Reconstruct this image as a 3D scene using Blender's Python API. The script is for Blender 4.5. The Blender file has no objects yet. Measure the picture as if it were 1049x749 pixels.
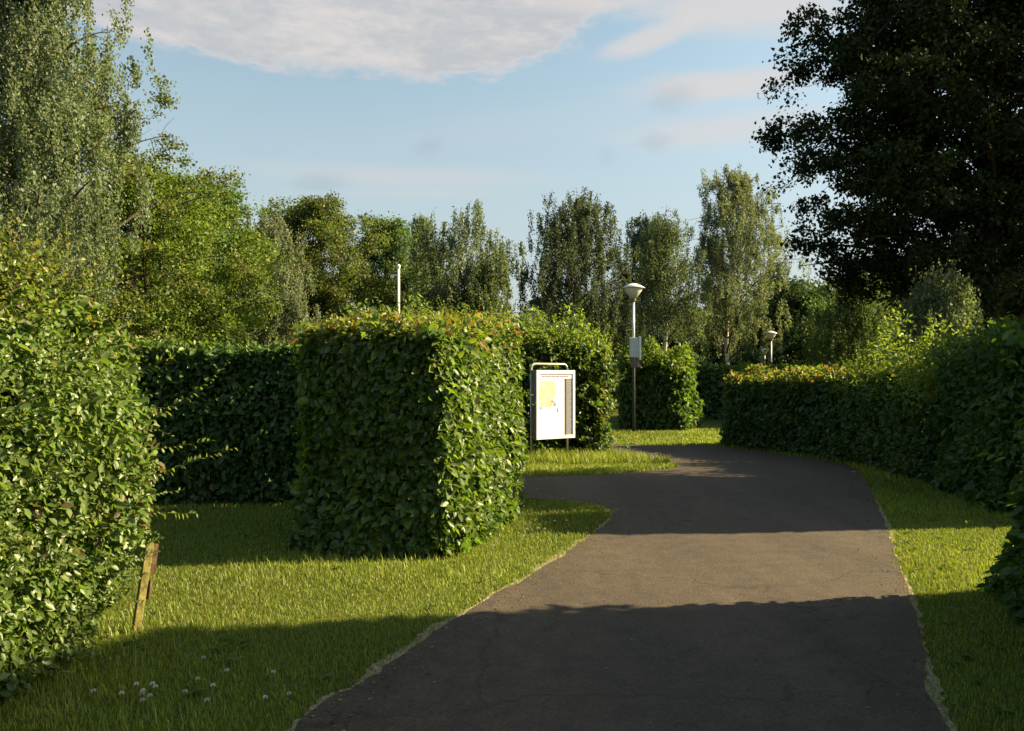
import bpy, bmesh, math, random
import numpy as np
from mathutils import Vector, Matrix

SC = bpy.context.scene
COL = SC.collection
rng = np.random.default_rng(7)
F, YH, EYE = 840.0, 388.0, 1.6          # focal length in photo pixels, horizon row, eye height
SUN_EL, SUN_AZ = 31.0, 83.5             # degrees; azimuth clockwise from +Y (the view direction)

def gp(px, py):
    """photo pixel on the ground -> world x, y"""
    d = F * EYE / (py - YH)
    return ((px - 524.5) / F * d, d)
def wx(px, Y): return (px - 524.5) / F * Y
def wz(py, Y): return EYE + (YH - py) / F * Y

# ------------------------------------------------------------------ objects
def tag(o, label=None, cat=None, group=None, kind=None):
    if label: o['label'] = label
    if cat: o['category'] = cat
    if group: o['group'] = group
    if kind: o['kind'] = kind
    return o
def thing(name, label, cat, loc=(0, 0, 0), rz=0, group=None):
    o = bpy.data.objects.new(name, None)
    o.empty_display_size = 0.2
    COL.objects.link(o)
    o.location = loc; o.rotation_euler = (0, 0, rz)
    return tag(o, label, cat, group)
def link(name, me, mat, parent=None, loc=None):
    o = bpy.data.objects.new(name, me)
    COL.objects.link(o)
    if mat is not None: me.materials.append(mat)
    if parent is not None: o.parent = parent
    if loc is not None: o.location = loc
    return o
def dup(root, loc, rz, scale, label, group=None, cat=None):
    r = root.copy(); COL.objects.link(r)
    r.location = loc; r.rotation_euler = (0, 0, rz); r.scale = scale
    r['label'] = label
    if group: r['group'] = group
    elif 'group' in r: del r['group']
    for ch in list(root.children):
        c = ch.copy(); COL.objects.link(c); c.parent = r
        for g in list(ch.children):
            d = g.copy(); COL.objects.link(d); d.parent = c
    return r
def np_mesh(name, V, Q=None, T=None, tint=None, smooth=False):
    me = bpy.data.meshes.new(name)
    V = np.asarray(V, np.float32)
    nq = 0 if Q is None else len(Q); nt = 0 if T is None else len(T)
    me.vertices.add(len(V)); me.vertices.foreach_set('co', V.ravel())
    idx = []
    if nq: idx.append(np.asarray(Q, np.int32).ravel())
    if nt: idx.append(np.asarray(T, np.int32).ravel())
    idx = np.concatenate(idx)
    me.loops.add(len(idx)); me.loops.foreach_set('vertex_index', idx)
    starts = np.concatenate([np.arange(nq) * 4, nq * 4 + np.arange(nt) * 3]).astype(np.int32)
    me.polygons.add(nq + nt); me.polygons.foreach_set('loop_start', starts)
    if smooth: me.polygons.foreach_set('use_smooth', np.ones(nq + nt, bool))
    me.update(calc_edges=True)
    if tint is not None:
        a = me.attributes.new('tint', 'FLOAT_COLOR', 'POINT')
        c = np.ones((len(V), 4), np.float32); c[:, :3] = tint
        a.data.foreach_set('color', c.ravel())
    return me

class MB:
    """collects boxes, tubes and lathes into one mesh"""
    def __init__(s): s.v = []; s.f = []
    def add(s, vs, fs):
        b = len(s.v); s.v += [tuple(v) for v in vs]; s.f += [tuple(i + b for i in f) for f in fs]
    def box(s, c, d, M=None):
        x, y, z = (k / 2 for k in d)
        vs = [Vector((sx * x, sy * y, sz * z)) for sz in (-1, 1) for sx, sy in ((-1, -1), (1, -1), (1, 1), (-1, 1))]
        if M is not None: vs = [M @ v for v in vs]
        s.add([v + Vector(c) for v in vs], [(3, 2, 1, 0), (4, 5, 6, 7), (0, 1, 5, 4), (1, 2, 6, 5), (2, 3, 7, 6), (3, 0, 4, 7)])
    def tube(s, pts, rad, n=6):
        pts = [Vector(p) for p in pts]
        if not hasattr(rad, '__len__'): rad = [rad] * len(pts)
        b = len(s.v); ring = []
        up = Vector((0.13, 0.31, 0.94)).normalized()
        for i, p in enumerate(pts):
            t = (pts[min(i + 1, len(pts) - 1)] - pts[max(i - 1, 0)])
            t = t.normalized() if t.length > 1e-9 else Vector((0, 0, 1))
            a = t.cross(up)
            if a.length < 0.2: a = t.cross(Vector((1, 0, 0)))
            a.normalize(); c = t.cross(a)
            for k in range(n):
                w = 2 * math.pi * k / n
                s.v.append(tuple(p + (a * math.cos(w) + c * math.sin(w)) * rad[i]))
        for i in range(len(pts) - 1):
            for k in range(n):
                k2 = (k + 1) % n
                s.f.append((b + i * n + k, b + i * n + k2, b + (i + 1) * n + k2, b + (i + 1) * n + k))
        s.f.append(tuple(b + k for k in range(n))[::-1]); e = b + (len(pts) - 1) * n
        s.f.append(tuple(e + k for k in range(n)))
    def lathe(s, prof, n=20, c=(0, 0, 0)):
        b = len(s.v)
        for r, z in prof:
            for k in range(n):
                w = 2 * math.pi * k / n
                s.v.append((c[0] + r * math.cos(w), c[1] + r * math.sin(w), c[2] + z))
        for i in range(len(prof) - 1):
            for k in range(n):
                k2 = (k + 1) % n
                s.f.append((b + i * n + k, b + i * n + k2, b + (i + 1) * n + k2, b + (i + 1) * n + k))
        s.f.append(tuple(b + k for k in range(n))[::-1]); e = b + (len(prof) - 1) * n
        s.f.append(tuple(e + k for k in range(n)))
    def mesh(s, name, smooth=False):
        me = bpy.data.meshes.new(name); me.from_pydata(s.v, [], s.f); me.update()
        if smooth:
            for p in me.polygons: p.use_smooth = True
        return me
    def build(s, name, mat, parent=None, smooth=False, bevel=0):
        o = link(name, s.mesh(name, smooth), mat, parent)
        if bevel:
            m = o.modifiers.new('bevel', 'BEVEL'); m.width = bevel; m.segments = 2; m.limit_method = 'ANGLE'
        return o

# ------------------------------------------------------------------ materials
def mat_new(name):
    m = bpy.data.materials.new(name); m.use_nodes = True
    nt = m.node_tree; nt.nodes.clear()
    return m, nt, nt.nodes, nt.links
def N(nt, t, **kw):
    n = nt.nodes.new(t)
    for k, v in kw.items():
        if k.startswith('i_'):
            n.inputs[int(k[2:]) if k[2:].isdigit() else k[2:].replace('_', ' ')].default_value = v
        else: setattr(n, k, v)
    return n
def principled(name, col, rough=0.6, metal=0.0, noise=None, bump=0, scale=20, col2=None, spec=0.4, detail=6):
    m, nt, nn, ll = mat_new(name)
    out = N(nt, 'ShaderNodeOutputMaterial'); p = N(nt, 'ShaderNodeBsdfPrincipled')
    p.inputs['Base Color'].default_value = (*col, 1); p.inputs['Roughness'].default_value = rough
    p.inputs['Metallic'].default_value = metal; p.inputs['Specular IOR Level'].default_value = spec
    ll.new(p.outputs[0], out.inputs[0])
    if col2 is not None or bump:
        tc = N(nt, 'ShaderNodeTexCoord'); nz = N(nt, 'ShaderNodeTexNoise')
        nz.inputs['Scale'].default_value = scale; nz.inputs['Detail'].default_value = detail
        ll.new(tc.outputs['Object'], nz.inputs['Vector'])
        if col2 is not None:
            r = N(nt, 'ShaderNodeValToRGB'); e = r.color_ramp.elements
            e[0].position = 0.35; e[0].color = (*col, 1); e[1].position = 0.68; e[1].color = (*col2, 1)
            ll.new(nz.outputs[0], r.inputs[0]); ll.new(r.outputs[0], p.inputs['Base Color'])
        if bump:
            b = N(nt, 'ShaderNodeBump'); b.inputs['Strength'].default_value = bump; b.inputs['Distance'].default_value = 0.02
            ll.new(nz.outputs[0], b.inputs['Height']); ll.new(b.outputs[0], p.inputs['Normal'])
    return m
def leaf_mat(name, trans=0.35, gloss=0.10, rough=0.38, tcol=(1.25, 1.3, 0.55)):
    m, nt, nn, ll = mat_new(name)
    out = N(nt, 'ShaderNodeOutputMaterial')
    at = N(nt, 'ShaderNodeAttribute', attribute_name='tint')
    df = N(nt, 'ShaderNodeBsdfDiffuse'); tr = N(nt, 'ShaderNodeBsdfTranslucent'); gl = N(nt, 'ShaderNodeBsdfGlossy')
    gl.inputs['Roughness'].default_value = rough; gl.inputs['Color'].default_value = (0.9, 0.95, 0.9, 1)
    mul = N(nt, 'ShaderNodeMix', data_type='RGBA', blend_type='MULTIPLY'); mul.inputs[0].default_value = 1
    mul.inputs[7].default_value = (*tcol, 1)
    ll.new(at.outputs['Color'], df.inputs[0]); ll.new(at.outputs['Color'], mul.inputs[6]); ll.new(mul.outputs[2], tr.inputs[0])
    m1 = N(nt, 'ShaderNodeMixShader'); m1.inputs[0].default_value = trans
    ll.new(df.outputs[0], m1.inputs[1]); ll.new(tr.outputs[0], m1.inputs[2])
    m2 = N(nt, 'ShaderNodeMixShader'); m2.inputs[0].default_value = gloss
    ll.new(m1.outputs[0], m2.inputs[1]); ll.new(gl.outputs[0], m2.inputs[2]); ll.new(m2.outputs[0], out.inputs[0])
    return m
M_HEDGE = leaf_mat('hedge_leaf', 0.42, 0.022, 0.45)
M_FRESH = leaf_mat('fresh_leaf', 0.55, 0.03, 0.45)
M_TREE = leaf_mat('tree_leaf', 0.45, 0.02, 0.55)
M_OAK = leaf_mat('oak_leaf', 0.05, 0.008, 0.55)
M_GRASS = leaf_mat('grass_blade', 0.40, 0.02, 0.5)
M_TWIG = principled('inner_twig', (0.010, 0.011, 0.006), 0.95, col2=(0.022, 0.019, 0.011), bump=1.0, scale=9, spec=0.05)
M_STEM = principled('green_stem', (0.09, 0.10, 0.04), 0.7)
M_BARK = principled('bark', (0.045, 0.034, 0.024), 0.9, col2=(0.10, 0.08, 0.058), bump=0.8, scale=14, spec=0.1)
M_WOOD = principled('weathered_wood', (0.13, 0.115, 0.04), 0.9, col2=(0.26, 0.235, 0.075), bump=0.5, scale=26, spec=0.1)
M_WOODD = principled('dark_wood', (0.05, 0.032, 0.018), 0.85, col2=(0.11, 0.075, 0.04), bump=0.5, scale=30, spec=0.1)
M_STEEL = principled('galvanised_steel', (0.42, 0.42, 0.41), 0.5, 0.55, col2=(0.56, 0.56, 0.54), scale=8)
M_DARKSTEEL = principled('dark_painted_steel', (0.10, 0.085, 0.07), 0.55, 0.3, col2=(0.15, 0.125, 0.10), scale=12)
M_POLESHADE = principled('pole_shade_grey', (0.045, 0.047, 0.047), 0.55, 0.2, col2=(0.065, 0.065, 0.065), scale=9)  # shade on the lower lamp pole, put into the colour
M_TUBE = principled('greenish_steel_tube', (0.34, 0.36, 0.31), 0.45, 0.4, col2=(0.45, 0.47, 0.41), scale=10)
M_WHITE = principled('white_paint', (0.78, 0.78, 0.76), 0.5, col2=(0.70, 0.69, 0.66), scale=5)
M_PAPER = principled('printed_paper', (0.82, 0.82, 0.80), 0.65, spec=0.3)
M_YELLOW = principled('map_yellow', (0.80, 0.70, 0.20), 0.65, col2=(0.78, 0.74, 0.42), scale=9, spec=0.3)
M_MAPBLUE = principled('map_grey_blue', (0.22, 0.25, 0.33), 0.65, spec=0.3)
M_MAPGREEN = principled('map_green', (0.55, 0.62, 0.40), 0.65, spec=0.3)
M_GREYPRINT = principled('grey_print', (0.15, 0.15, 0.155), 0.65, col2=(0.20, 0.20, 0.205), scale=40, spec=0.3)
M_INK = principled('faded_ink', (0.22, 0.16, 0.28), 0.65, spec=0.3)
M_LAMPWHITE = principled('lamp_cap_enamel', (0.62, 0.62, 0.60), 0.4, col2=(0.52, 0.51, 0.48), scale=6)
M_DIFFUSER = principled('lamp_diffuser', (0.60, 0.56, 0.48), 0.35, col2=(0.50, 0.46, 0.38), scale=4)
M_CABINET = principled('pale_cabinet', (0.46, 0.47, 0.50), 0.5, col2=(0.40, 0.41, 0.43), scale=6)
M_PETAL = principled('clover_white', (0.55, 0.55, 0.46), 0.8)
M_CABLE = principled('cable', (0.12, 0.12, 0.13), 0.6, 0.4)
M_PYLON = principled('pylon_steel', (0.16, 0.17, 0.18), 0.6, 0.3)

def birch_bark():
    m, nt, nn, ll = mat_new('birch_bark')
    out = N(nt, 'ShaderNodeOutputMaterial'); p = N(nt, 'ShaderNodeBsdfPrincipled'); p.inputs['Roughness'].default_value = 0.75
    tc = N(nt, 'ShaderNodeTexCoord'); mp = N(nt, 'ShaderNodeMapping'); mp.inputs['Scale'].default_value = (2.2, 2.2, 5.5)
    nz = N(nt, 'ShaderNodeTexNoise'); nz.inputs['Scale'].default_value = 1.4; nz.inputs['Detail'].default_value = 5
    r = N(nt, 'ShaderNodeValToRGB'); e = r.color_ramp.elements
    e[0].position = 0.40; e[0].color = (0.05, 0.045, 0.04, 1); e[1].position = 0.50; e[1].color = (0.62, 0.58, 0.50, 1)
    ll.new(tc.outputs['Object'], mp.inputs[0]); ll.new(mp.outputs[0], nz.inputs['Vector']); ll.new(nz.outputs[0], r.inputs[0])
    ll.new(r.outputs[0], p.inputs['Base Color']); ll.new(p.outputs[0], out.inputs[0])
    return m
M_BIRCH = birch_bark()

def ground_mat():
    m, nt, nn, ll = mat_new('turf_soil')
    out = N(nt, 'ShaderNodeOutputMaterial'); p = N(nt, 'ShaderNodeBsdfPrincipled'); p.inputs['Roughness'].default_value = 0.95
    p.inputs['Specular IOR Level'].default_value = 0.05
    tc = N(nt, 'ShaderNodeTexCoord')
    n1 = N(nt, 'ShaderNodeTexNoise'); n1.inputs['Scale'].default_value = 0.7; n1.inputs['Detail'].default_value = 8
    n2 = N(nt, 'ShaderNodeTexNoise'); n2.inputs['Scale'].default_value = 45; n2.inputs['Detail'].default_value = 6
    mx = N(nt, 'ShaderNodeMath', operation='MULTIPLY_ADD'); mx.inputs[1].default_value = 0.45; mx.inputs[2].default_value = 0.0
    ad = N(nt, 'ShaderNodeMath', operation='MULTIPLY_ADD'); ad.inputs[1].default_value = 0.55
    ll.new(tc.outputs['Object'], n1.inputs['Vector']); ll.new(tc.outputs['Object'], n2.inputs['Vector'])
    ll.new(n1.outputs[0], mx.inputs[0]); ll.new(n2.outputs[0], ad.inputs[0]); ll.new(mx.outputs[0], ad.inputs[2])
    r = N(nt, 'ShaderNodeValToRGB'); e = r.color_ramp.elements
    e[0].position = 0.36; e[0].color = (0.030, 0.040, 0.010, 1); e[1].position = 0.62; e[1].color = (0.085, 0.105, 0.024, 1)
    ll.new(ad.outputs[0], r.inputs[0]); ll.new(r.outputs[0], p.inputs['Base Color'])
    b = N(nt, 'ShaderNodeBump'); b.inputs['Strength'].default_value = 0.8; b.inputs['Distance'].default_value = 0.03
    ll.new(n2.outputs[0], b.inputs['Height']); ll.new(b.outputs[0], p.inputs['Normal']); ll.new(p.outputs[0], out.inputs[0])
    return m
def asphalt_mat():
    m, nt, nn, ll = mat_new('asphalt')
    out = N(nt, 'ShaderNodeOutputMaterial'); p = N(nt, 'ShaderNodeBsdfPrincipled')
    p.inputs['Roughness'].default_value = 0.86; p.inputs['Specular IOR Level'].default_value = 0.25
    tc = N(nt, 'ShaderNodeTexCoord')
    big = N(nt, 'ShaderNodeTexNoise'); big.inputs['Scale'].default_value = 0.9; big.inputs['Detail'].default_value = 7; big.inputs['Roughness'].default_value = 0.65
    mp = N(nt, 'ShaderNodeMapping'); mp.inputs['Scale'].default_value = (1.6, 0.35, 1)
    fine = N(nt, 'ShaderNodeTexNoise'); fine.inputs['Scale'].default_value = 170; fine.inputs['Detail'].default_value = 3
    vor = N(nt, 'ShaderNodeTexVoronoi'); vor.inputs['Scale'].default_value = 85
    ll.new(tc.outputs['Object'], mp.inputs[0]); ll.new(mp.outputs[0], big.inputs['Vector'])
    ll.new(tc.outputs['Object'], fine.inputs['Vector']); ll.new(tc.outputs['Object'], vor.inputs['Vector'])
    r1 = N(nt, 'ShaderNodeValToRGB'); e = r1.color_ramp.elements
    e[0].position = 0.34; e[0].color = (0.056, 0.0445, 0.0335, 1); e[1].position = 0.68; e[1].color = (0.082, 0.063, 0.0455, 1)
    ll.new(big.outputs[0], r1.inputs[0])
    r2 = N(nt, 'ShaderNodeValToRGB'); e = r2.color_ramp.elements
    e[0].position = 0.0; e[0].color = (1.25, 1.22, 1.18, 1); e[1].position = 0.75; e[1].color = (0.72, 0.73, 0.75, 1)
    ll.new(vor.outputs['Color'], r2.inputs[0])
    mu = N(nt, 'ShaderNodeMix', data_type='RGBA', blend_type='MULTIPLY'); mu.inputs[0].default_value = 1
    ll.new(r1.outputs[0], mu.inputs[6]); ll.new(r2.outputs[0], mu.inputs[7])
    cr = N(nt, 'ShaderNodeTexVoronoi', feature='DISTANCE_TO_EDGE'); cr.inputs['Scale'].default_value = 0.42
    wv = N(nt, 'ShaderNodeTexNoise'); wv.inputs['Scale'].default_value = 2.6; wv.inputs['Detail'].default_value = 6
    wm = N(nt, 'ShaderNodeMix', data_type='RGBA', blend_type='LINEAR_LIGHT'); wm.inputs[0].default_value = .32
    ll.new(tc.outputs['Object'], wv.inputs['Vector']); ll.new(tc.outputs['Object'], wm.inputs[6]); ll.new(wv.outputs['Color'], wm.inputs[7]); ll.new(wm.outputs[2], cr.inputs['Vector'])
    r3 = N(nt, 'ShaderNodeValToRGB'); e = r3.color_ramp.elements
    e[0].position = 0.0; e[0].color = (0.62, 0.62, 0.62, 1); e[1].position = 0.007; e[1].color = (1, 1, 1, 1)
    ll.new(cr.outputs['Distance'], r3.inputs[0])
    md = N(nt, 'ShaderNodeTexNoise'); md.inputs['Scale'].default_value = 5.5; md.inputs['Detail'].default_value = 8; md.inputs['Roughness'].default_value = .7
    ll.new(tc.outputs['Object'], md.inputs['Vector'])
    r4 = N(nt, 'ShaderNodeValToRGB'); e = r4.color_ramp.elements
    e[0].position = 0.33; e[0].color = (0.80, 0.80, 0.80, 1); e[1].position = 0.66; e[1].color = (1.16, 1.16, 1.15, 1); ll.new(md.outputs[0], r4.inputs[0])
    mu2 = N(nt, 'ShaderNodeMix', data_type='RGBA', blend_type='MULTIPLY'); mu2.inputs[0].default_value = 1; mu3 = N(nt, 'ShaderNodeMix', data_type='RGBA', blend_type='MULTIPLY'); mu3.inputs[0].default_value = 1
    ll.new(mu.outputs[2], mu2.inputs[6]); ll.new(r3.outputs[0], mu2.inputs[7]); ll.new(mu2.outputs[2], mu3.inputs[6]); ll.new(r4.outputs[0], mu3.inputs[7])
    ll.new(mu3.outputs[2], p.inputs['Base Color'])
    b = N(nt, 'ShaderNodeBump'); b.inputs['Strength'].default_value = 0.55; b.inputs['Distance'].default_value = 0.006
    ll.new(vor.outputs['Distance'], b.inputs['Height']); ll.new(b.outputs[0], p.inputs['Normal']); ll.new(p.outputs[0], out.inputs[0])
    return m
M_GROUND = ground_mat(); M_ASPHALT = asphalt_mat()
M_SAND = principled('sandy_grit', (0.17, 0.14, 0.095), 0.95, col2=(0.34, 0.28, 0.19), bump=0.7, scale=38, spec=0.1)

# ------------------------------------------------------------------ leaves
def unit(a):
    return a / np.maximum(np.linalg.norm(a, axis=1, keepdims=True), 1e-9)
def leaf_geo(P, D, Nn, L, W, shape='leaf', fold=0.16, droop=0.10):
    n = len(P)
    D = unit(D); S = unit(np.cross(D, Nn)); U = np.cross(S, D)
    if shape == 'leaf':
        T = np.array([(0, 0, 0), (.26, .40, 1), (.62, .42, 1), (1, 0, 0), (.62, -.42, 1), (.26, -.40, 1)])
        Q = np.array([(0, 1, 2, 3), (0, 3, 4, 5)])
    else:
        T = np.array([(0, 0, 0), (.48, .5, 1), (1, 0, 0), (.48, -.5, 1)]); Q = np.array([(0, 1, 2, 3)])
    k = len(T); V = np.zeros((n, k, 3), np.float32)
    for j, (a, s, u) in enumerate(T):
        V[:, j] = P + D * (a * L)[:, None] + S * (s * W)[:, None] + U * ((fold * u * W) - droop * a * a * L)[:, None]
    F_ = (np.arange(n)[:, None, None] * k + Q[None]).reshape(-1, 4)
    return V.reshape(-1, 3), F_, k
class Leaves:
    def __init__(s): s.V = []; s.Q = []; s.C = []; s.n = 0
    def add(s, P, D, Nn, L, W, col, shape='leaf', fold=0.16, droop=0.10):
        if len(P) == 0: return
        V, Q, k = leaf_geo(P, D, Nn, L, W, shape, fold, droop)
        s.V.append(V); s.Q.append(Q + s.n); s.C.append(np.repeat(col, k, axis=0)); s.n += len(V)
    def mesh(s, name):
        return np_mesh(name, np.concatenate(s.V), np.concatenate(s.Q), None, np.concatenate(s.C).astype(np.float32))
def palette(n, cols, r, jitter=0.18):
    cols = np.array(cols, float); i = r.integers(0, len(cols), n); j = r.integers(0, len(cols), n); t = r.random(n)[:, None]
    c = cols[i] * (1 - t) + cols[j] * t
    return c * np.exp(r.normal(0, jitter, (n, 1)))
class SNoise:
    def __init__(s, r, freq, n=10):
        s.k = unit(r.normal(size=(n, 3))) * freq * r.uniform(0.5, 1.6, (n, 1)); s.p = r.uniform(0, 6.283, n)
    def __call__(s, P): return np.sin(P @ s.k.T + s.p).mean(axis=1) * 1.8

# ------------------------------------------------------------------ hedges
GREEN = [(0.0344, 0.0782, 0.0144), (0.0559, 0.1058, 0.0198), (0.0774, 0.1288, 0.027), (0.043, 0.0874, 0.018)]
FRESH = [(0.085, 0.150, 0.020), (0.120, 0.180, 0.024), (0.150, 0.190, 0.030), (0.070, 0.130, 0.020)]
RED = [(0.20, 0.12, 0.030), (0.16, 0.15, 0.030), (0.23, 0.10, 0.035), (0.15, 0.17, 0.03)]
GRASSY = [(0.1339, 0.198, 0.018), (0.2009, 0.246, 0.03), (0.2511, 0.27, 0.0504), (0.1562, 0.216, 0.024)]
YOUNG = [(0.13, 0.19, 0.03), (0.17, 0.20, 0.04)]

def catmull(pts, m=8, closed=False):
    pts = [np.array(p, float) for p in pts]; out = []; n = len(pts)
    for i in range(n if closed else n - 1):
        p1, p2 = pts[i], pts[(i + 1) % n]
        p0 = pts[i - 1] if (closed or i > 0) else 2 * p1 - p2
        p3 = pts[(i + 2) % n] if (closed or i + 2 < n) else 2 * p2 - p1
        for j in range(m):
            t = j / m
            out.append(0.5 * (2 * p1 + (p2 - p0) * t + (2 * p0 - 5 * p1 + 4 * p2 - p3) * t * t + (3 * p1 - p0 - 3 * p2 + p3) * t ** 3))
    if not closed: out.append(pts[-1])
    return np.array(out)

def hedge(name, label, cat, path, halfw, hts, dens, leaf, seed, amp=0.09, depth=0.09, cols=GREEN, tops=None, topband=0.25,
          shoots=60, shoot_len=(0.12, 0.32), rnd=0.25, batter=0.05, extra=(), outdir=0.45, mat=None, side_shoots=.3, skirt=0.0, belly=0.0, corner=0.10, loose=0.0, loose_n=0, clumpy=0.0, brown=.35, wild=.45, shape='leaf', noisef=2.3, group=None):
    """a hedge along a path: leaf shell on every side over an inner mass of twigs. hts: height at each path point"""
    r = np.random.default_rng(seed)
    pth = np.array(path, float); seg = np.linalg.norm(np.diff(pth, axis=0), axis=1); cum = np.concatenate([[0], np.cumsum(seg)]); Ltot = cum[-1]
    hts = np.array(hts if hasattr(hts, '__len__') else [hts] * len(pth), float)
    def at(s):
        x = np.interp(s, cum, pth[:, 0]); y = np.interp(s, cum, pth[:, 1])
        e = 0.15
        tx = np.interp(s + e, cum, pth[:, 0]) - np.interp(s - e, cum, pth[:, 0]); ty = np.interp(s + e, cum, pth[:, 1]) - np.interp(s - e, cum, pth[:, 1])
        t = np.stack([tx, ty, np.zeros_like(tx)], 1); return np.stack([x, y, np.zeros_like(x)], 1), unit(t), np.interp(s, cum, hts)
    base = pth.mean(axis=0); org = np.array([base[0], base[1], 0.0])
    root = thing(name, label, cat, tuple(org), group=group)
    hm = hts.mean()
    nz = SNoise(r, noisef); nz2 = SNoise(r, noisef * 3.1); nz3 = SNoise(r, 13.0, 16)
    areas = np.array([Ltot * hm, Ltot * hm, Ltot * 2 * halfw, 2 * halfw * hm, 2 * halfw * hm])
    cnt = (areas * dens).astype(int)
    Ps, Ns = [], []
    for k, n in enumerate(cnt):
        u = r.random(n); v = r.random(n)
        if k < 2:
            s = u * Ltot; lat = np.full(n, (1 if k == 0 else -1) * 1.0); zf = v
        elif k == 2:
            s = u * Ltot; lat = v * 2 - 1; zf = np.ones(n)
        else:
            s = np.full(n, 0.0 if k == 3 else Ltot); lat = u * 2 - 1; zf = v
        c, t, h = at(s); side = np.stack([t[:, 1], -t[:, 0], np.zeros(n)], 1)
        # rounded shoulders and ends
        e_top = np.clip((zf * h - (h - rnd)) / rnd, 0, 1); shr = 1 - np.sqrt(np.maximum(0, 1 - e_top ** 2))
        w = halfw - batter * zf - (rnd * 0.55 * shr if k != 2 else 0)
        if k < 2: w = w - corner * np.clip(1 - np.minimum(s, Ltot - s) / .35, 0, 1) ** 2
        z = zf * h
        if k == 2: z = z - rnd * 0.5 * np.abs(lat) ** 4
        P = c + side * (lat * w)[:, None]; P[:, 2] = z
        if k in (3, 4): P += t * ((-1 if k == 3 else 1) * 0.0 + (1 if k == 3 else -1) * (rnd * 0.5 * shr + 0.12 * np.abs(lat) ** 3))[:, None]
        if k < 2: O = side * lat[:, None] + np.array([0, 0, 0.25]) * (1 + 2 * e_top)[:, None]
        elif k == 2: O = np.tile([0, 0, 1.0], (n, 1)) + side * (lat ** 3 * 0.6)[:, None]
        else: O = t * (-1 if k == 3 else 1) + np.array([0, 0, 0.25]) + side * (lat ** 3 * 0.5)[:, None]
        O = unit(O)
        dsp = nz(P) * amp + nz2(P) * amp * 0.45 - r.exponential(depth, n)
        if clumpy: dsp = dsp + clumpy * nz3(P)
        if belly: dsp = dsp + belly * np.sin(np.pi * np.clip(z / 2.1, 0, 1)) ** 1.2
        if skirt: dsp = dsp + skirt * np.clip(1 - z / 0.5, 0, 1)
        P = P + O * dsp[:, None]; P[:, 2] = np.maximum(P[:, 2], 0.02)
        Ps.append(P); Ns.append(O)
    P = np.concatenate(Ps); O = np.concatenate(Ns); n = len(P)
    lv = Leaves()
    Nn = unit(O + r.normal(0, wild, (n, 3)) + np.array([0, 0, 0.25]))
    D = r.normal(0, 0.55, (n, 3)) + O * outdir + np.array([0, 0, -0.55])
    L = leaf * np.clip(r.normal(1, 0.33, n), 0.4, 1.75)
    col = palette(n, cols, r)
    pb_ = np.clip((nz2(P * .6 + 3.3) - .45) * 1.6, 0, 1) * brown; m_ = r.random(n) < pb_; col[m_] = palette(int(m_.sum()), [(.10, .075, .03), (.13, .10, .035), (.07, .06, .025)], r)
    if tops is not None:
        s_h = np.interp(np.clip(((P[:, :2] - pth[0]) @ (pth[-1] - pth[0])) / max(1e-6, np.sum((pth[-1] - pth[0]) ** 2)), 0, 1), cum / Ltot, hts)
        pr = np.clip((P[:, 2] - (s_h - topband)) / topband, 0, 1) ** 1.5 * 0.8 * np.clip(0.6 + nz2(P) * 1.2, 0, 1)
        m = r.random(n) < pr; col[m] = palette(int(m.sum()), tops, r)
    lv.add(P - org, D, Nn, L, L * r.uniform(0.55, 0.72, n), col, shape)
    if loose_n:
        ml = loose_n; sl_ = r.random(ml) * Ltot; c, t, h = at(sl_); side = np.stack([t[:, 1], -t[:, 0], np.zeros(ml)], 1)
        lt = np.clip(r.normal(0, .55, ml), -1.15, 1.15); Pq = c + side * (lt * halfw)[:, None]; Pq[:, 2] = h
        hh = loose * np.clip(.75 + 1.1 * nz2(Pq * np.array([1, 1, 0])), .15, 1.6) * np.sqrt(np.maximum(.05, 1 - (lt / 1.2) ** 2))
        Pq[:, 2] = h - .45 * loose + (hh + .45 * loose) * r.random(ml) ** .9; Pq += nz3(Pq)[:, None] * np.array([.06, .06, .03])
        Ll = leaf * r.uniform(.7, 1.2, ml)
        lv.add(Pq - org, r.normal(0, .8, (ml, 3)) + np.array([0, 0, .1]), unit(r.normal(0, .7, (ml, 3)) + np.array([0, 0, .5])), Ll, Ll * .62, palette(ml, tops if tops is not None else cols, r), shape)
    # shoots that stand out of the top and sides
    st = MB()
    def shoot(p0, d, ln, scol, ll=leaf):
        k = max(3, int(ln / (ll * 0.38))); d = d / np.linalg.norm(d)
        bend = r.normal(0, 0.18, 3); ts = np.linspace(0, 1, 5)
        pts = [p0 + d * ln * t + bend * ln * t * t for t in ts]
        pa = np.array(pts); dd = np.diff(pa, axis=0); sl = np.linalg.norm(dd, axis=1) * 1.15; sc_ = np.tile([(0.10, 0.10, 0.04)], (4, 1)); wv = np.array([.011, .009, .007, .005])
        for pn in ([.3, .2, .9], [.9, -.3, .1]):
            lv.add(pa[:4] - org, dd, np.tile([pn], (4, 1)), sl, wv, sc_, 'quad', 0, 0)
        t = np.linspace(0.12, 1, k); q = p0 + d * (ln * t)[:, None] + bend * (ln * t * t)[:, None]
        sdir = r.normal(0, 1, (k, 3)); sdir[1::2] = -sdir[:len(sdir[1::2])] if k > 1 else sdir[1::2]
        sdir = unit(sdir - d * (sdir @ d)[:, None])
        Dl = sdir * 0.9 + d * 0.55; Nl = unit(np.array([0.25, -0.1, 0.8]) + r.normal(0, 0.4, (k, 3)))
        Ll = ll * (1.05 - 0.55 * t) * r.uniform(0.8, 1.1, k)
        lv.add(q - org, Dl, Nl, Ll, Ll * 0.6, palette(k, scol, r, 0.12))
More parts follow.
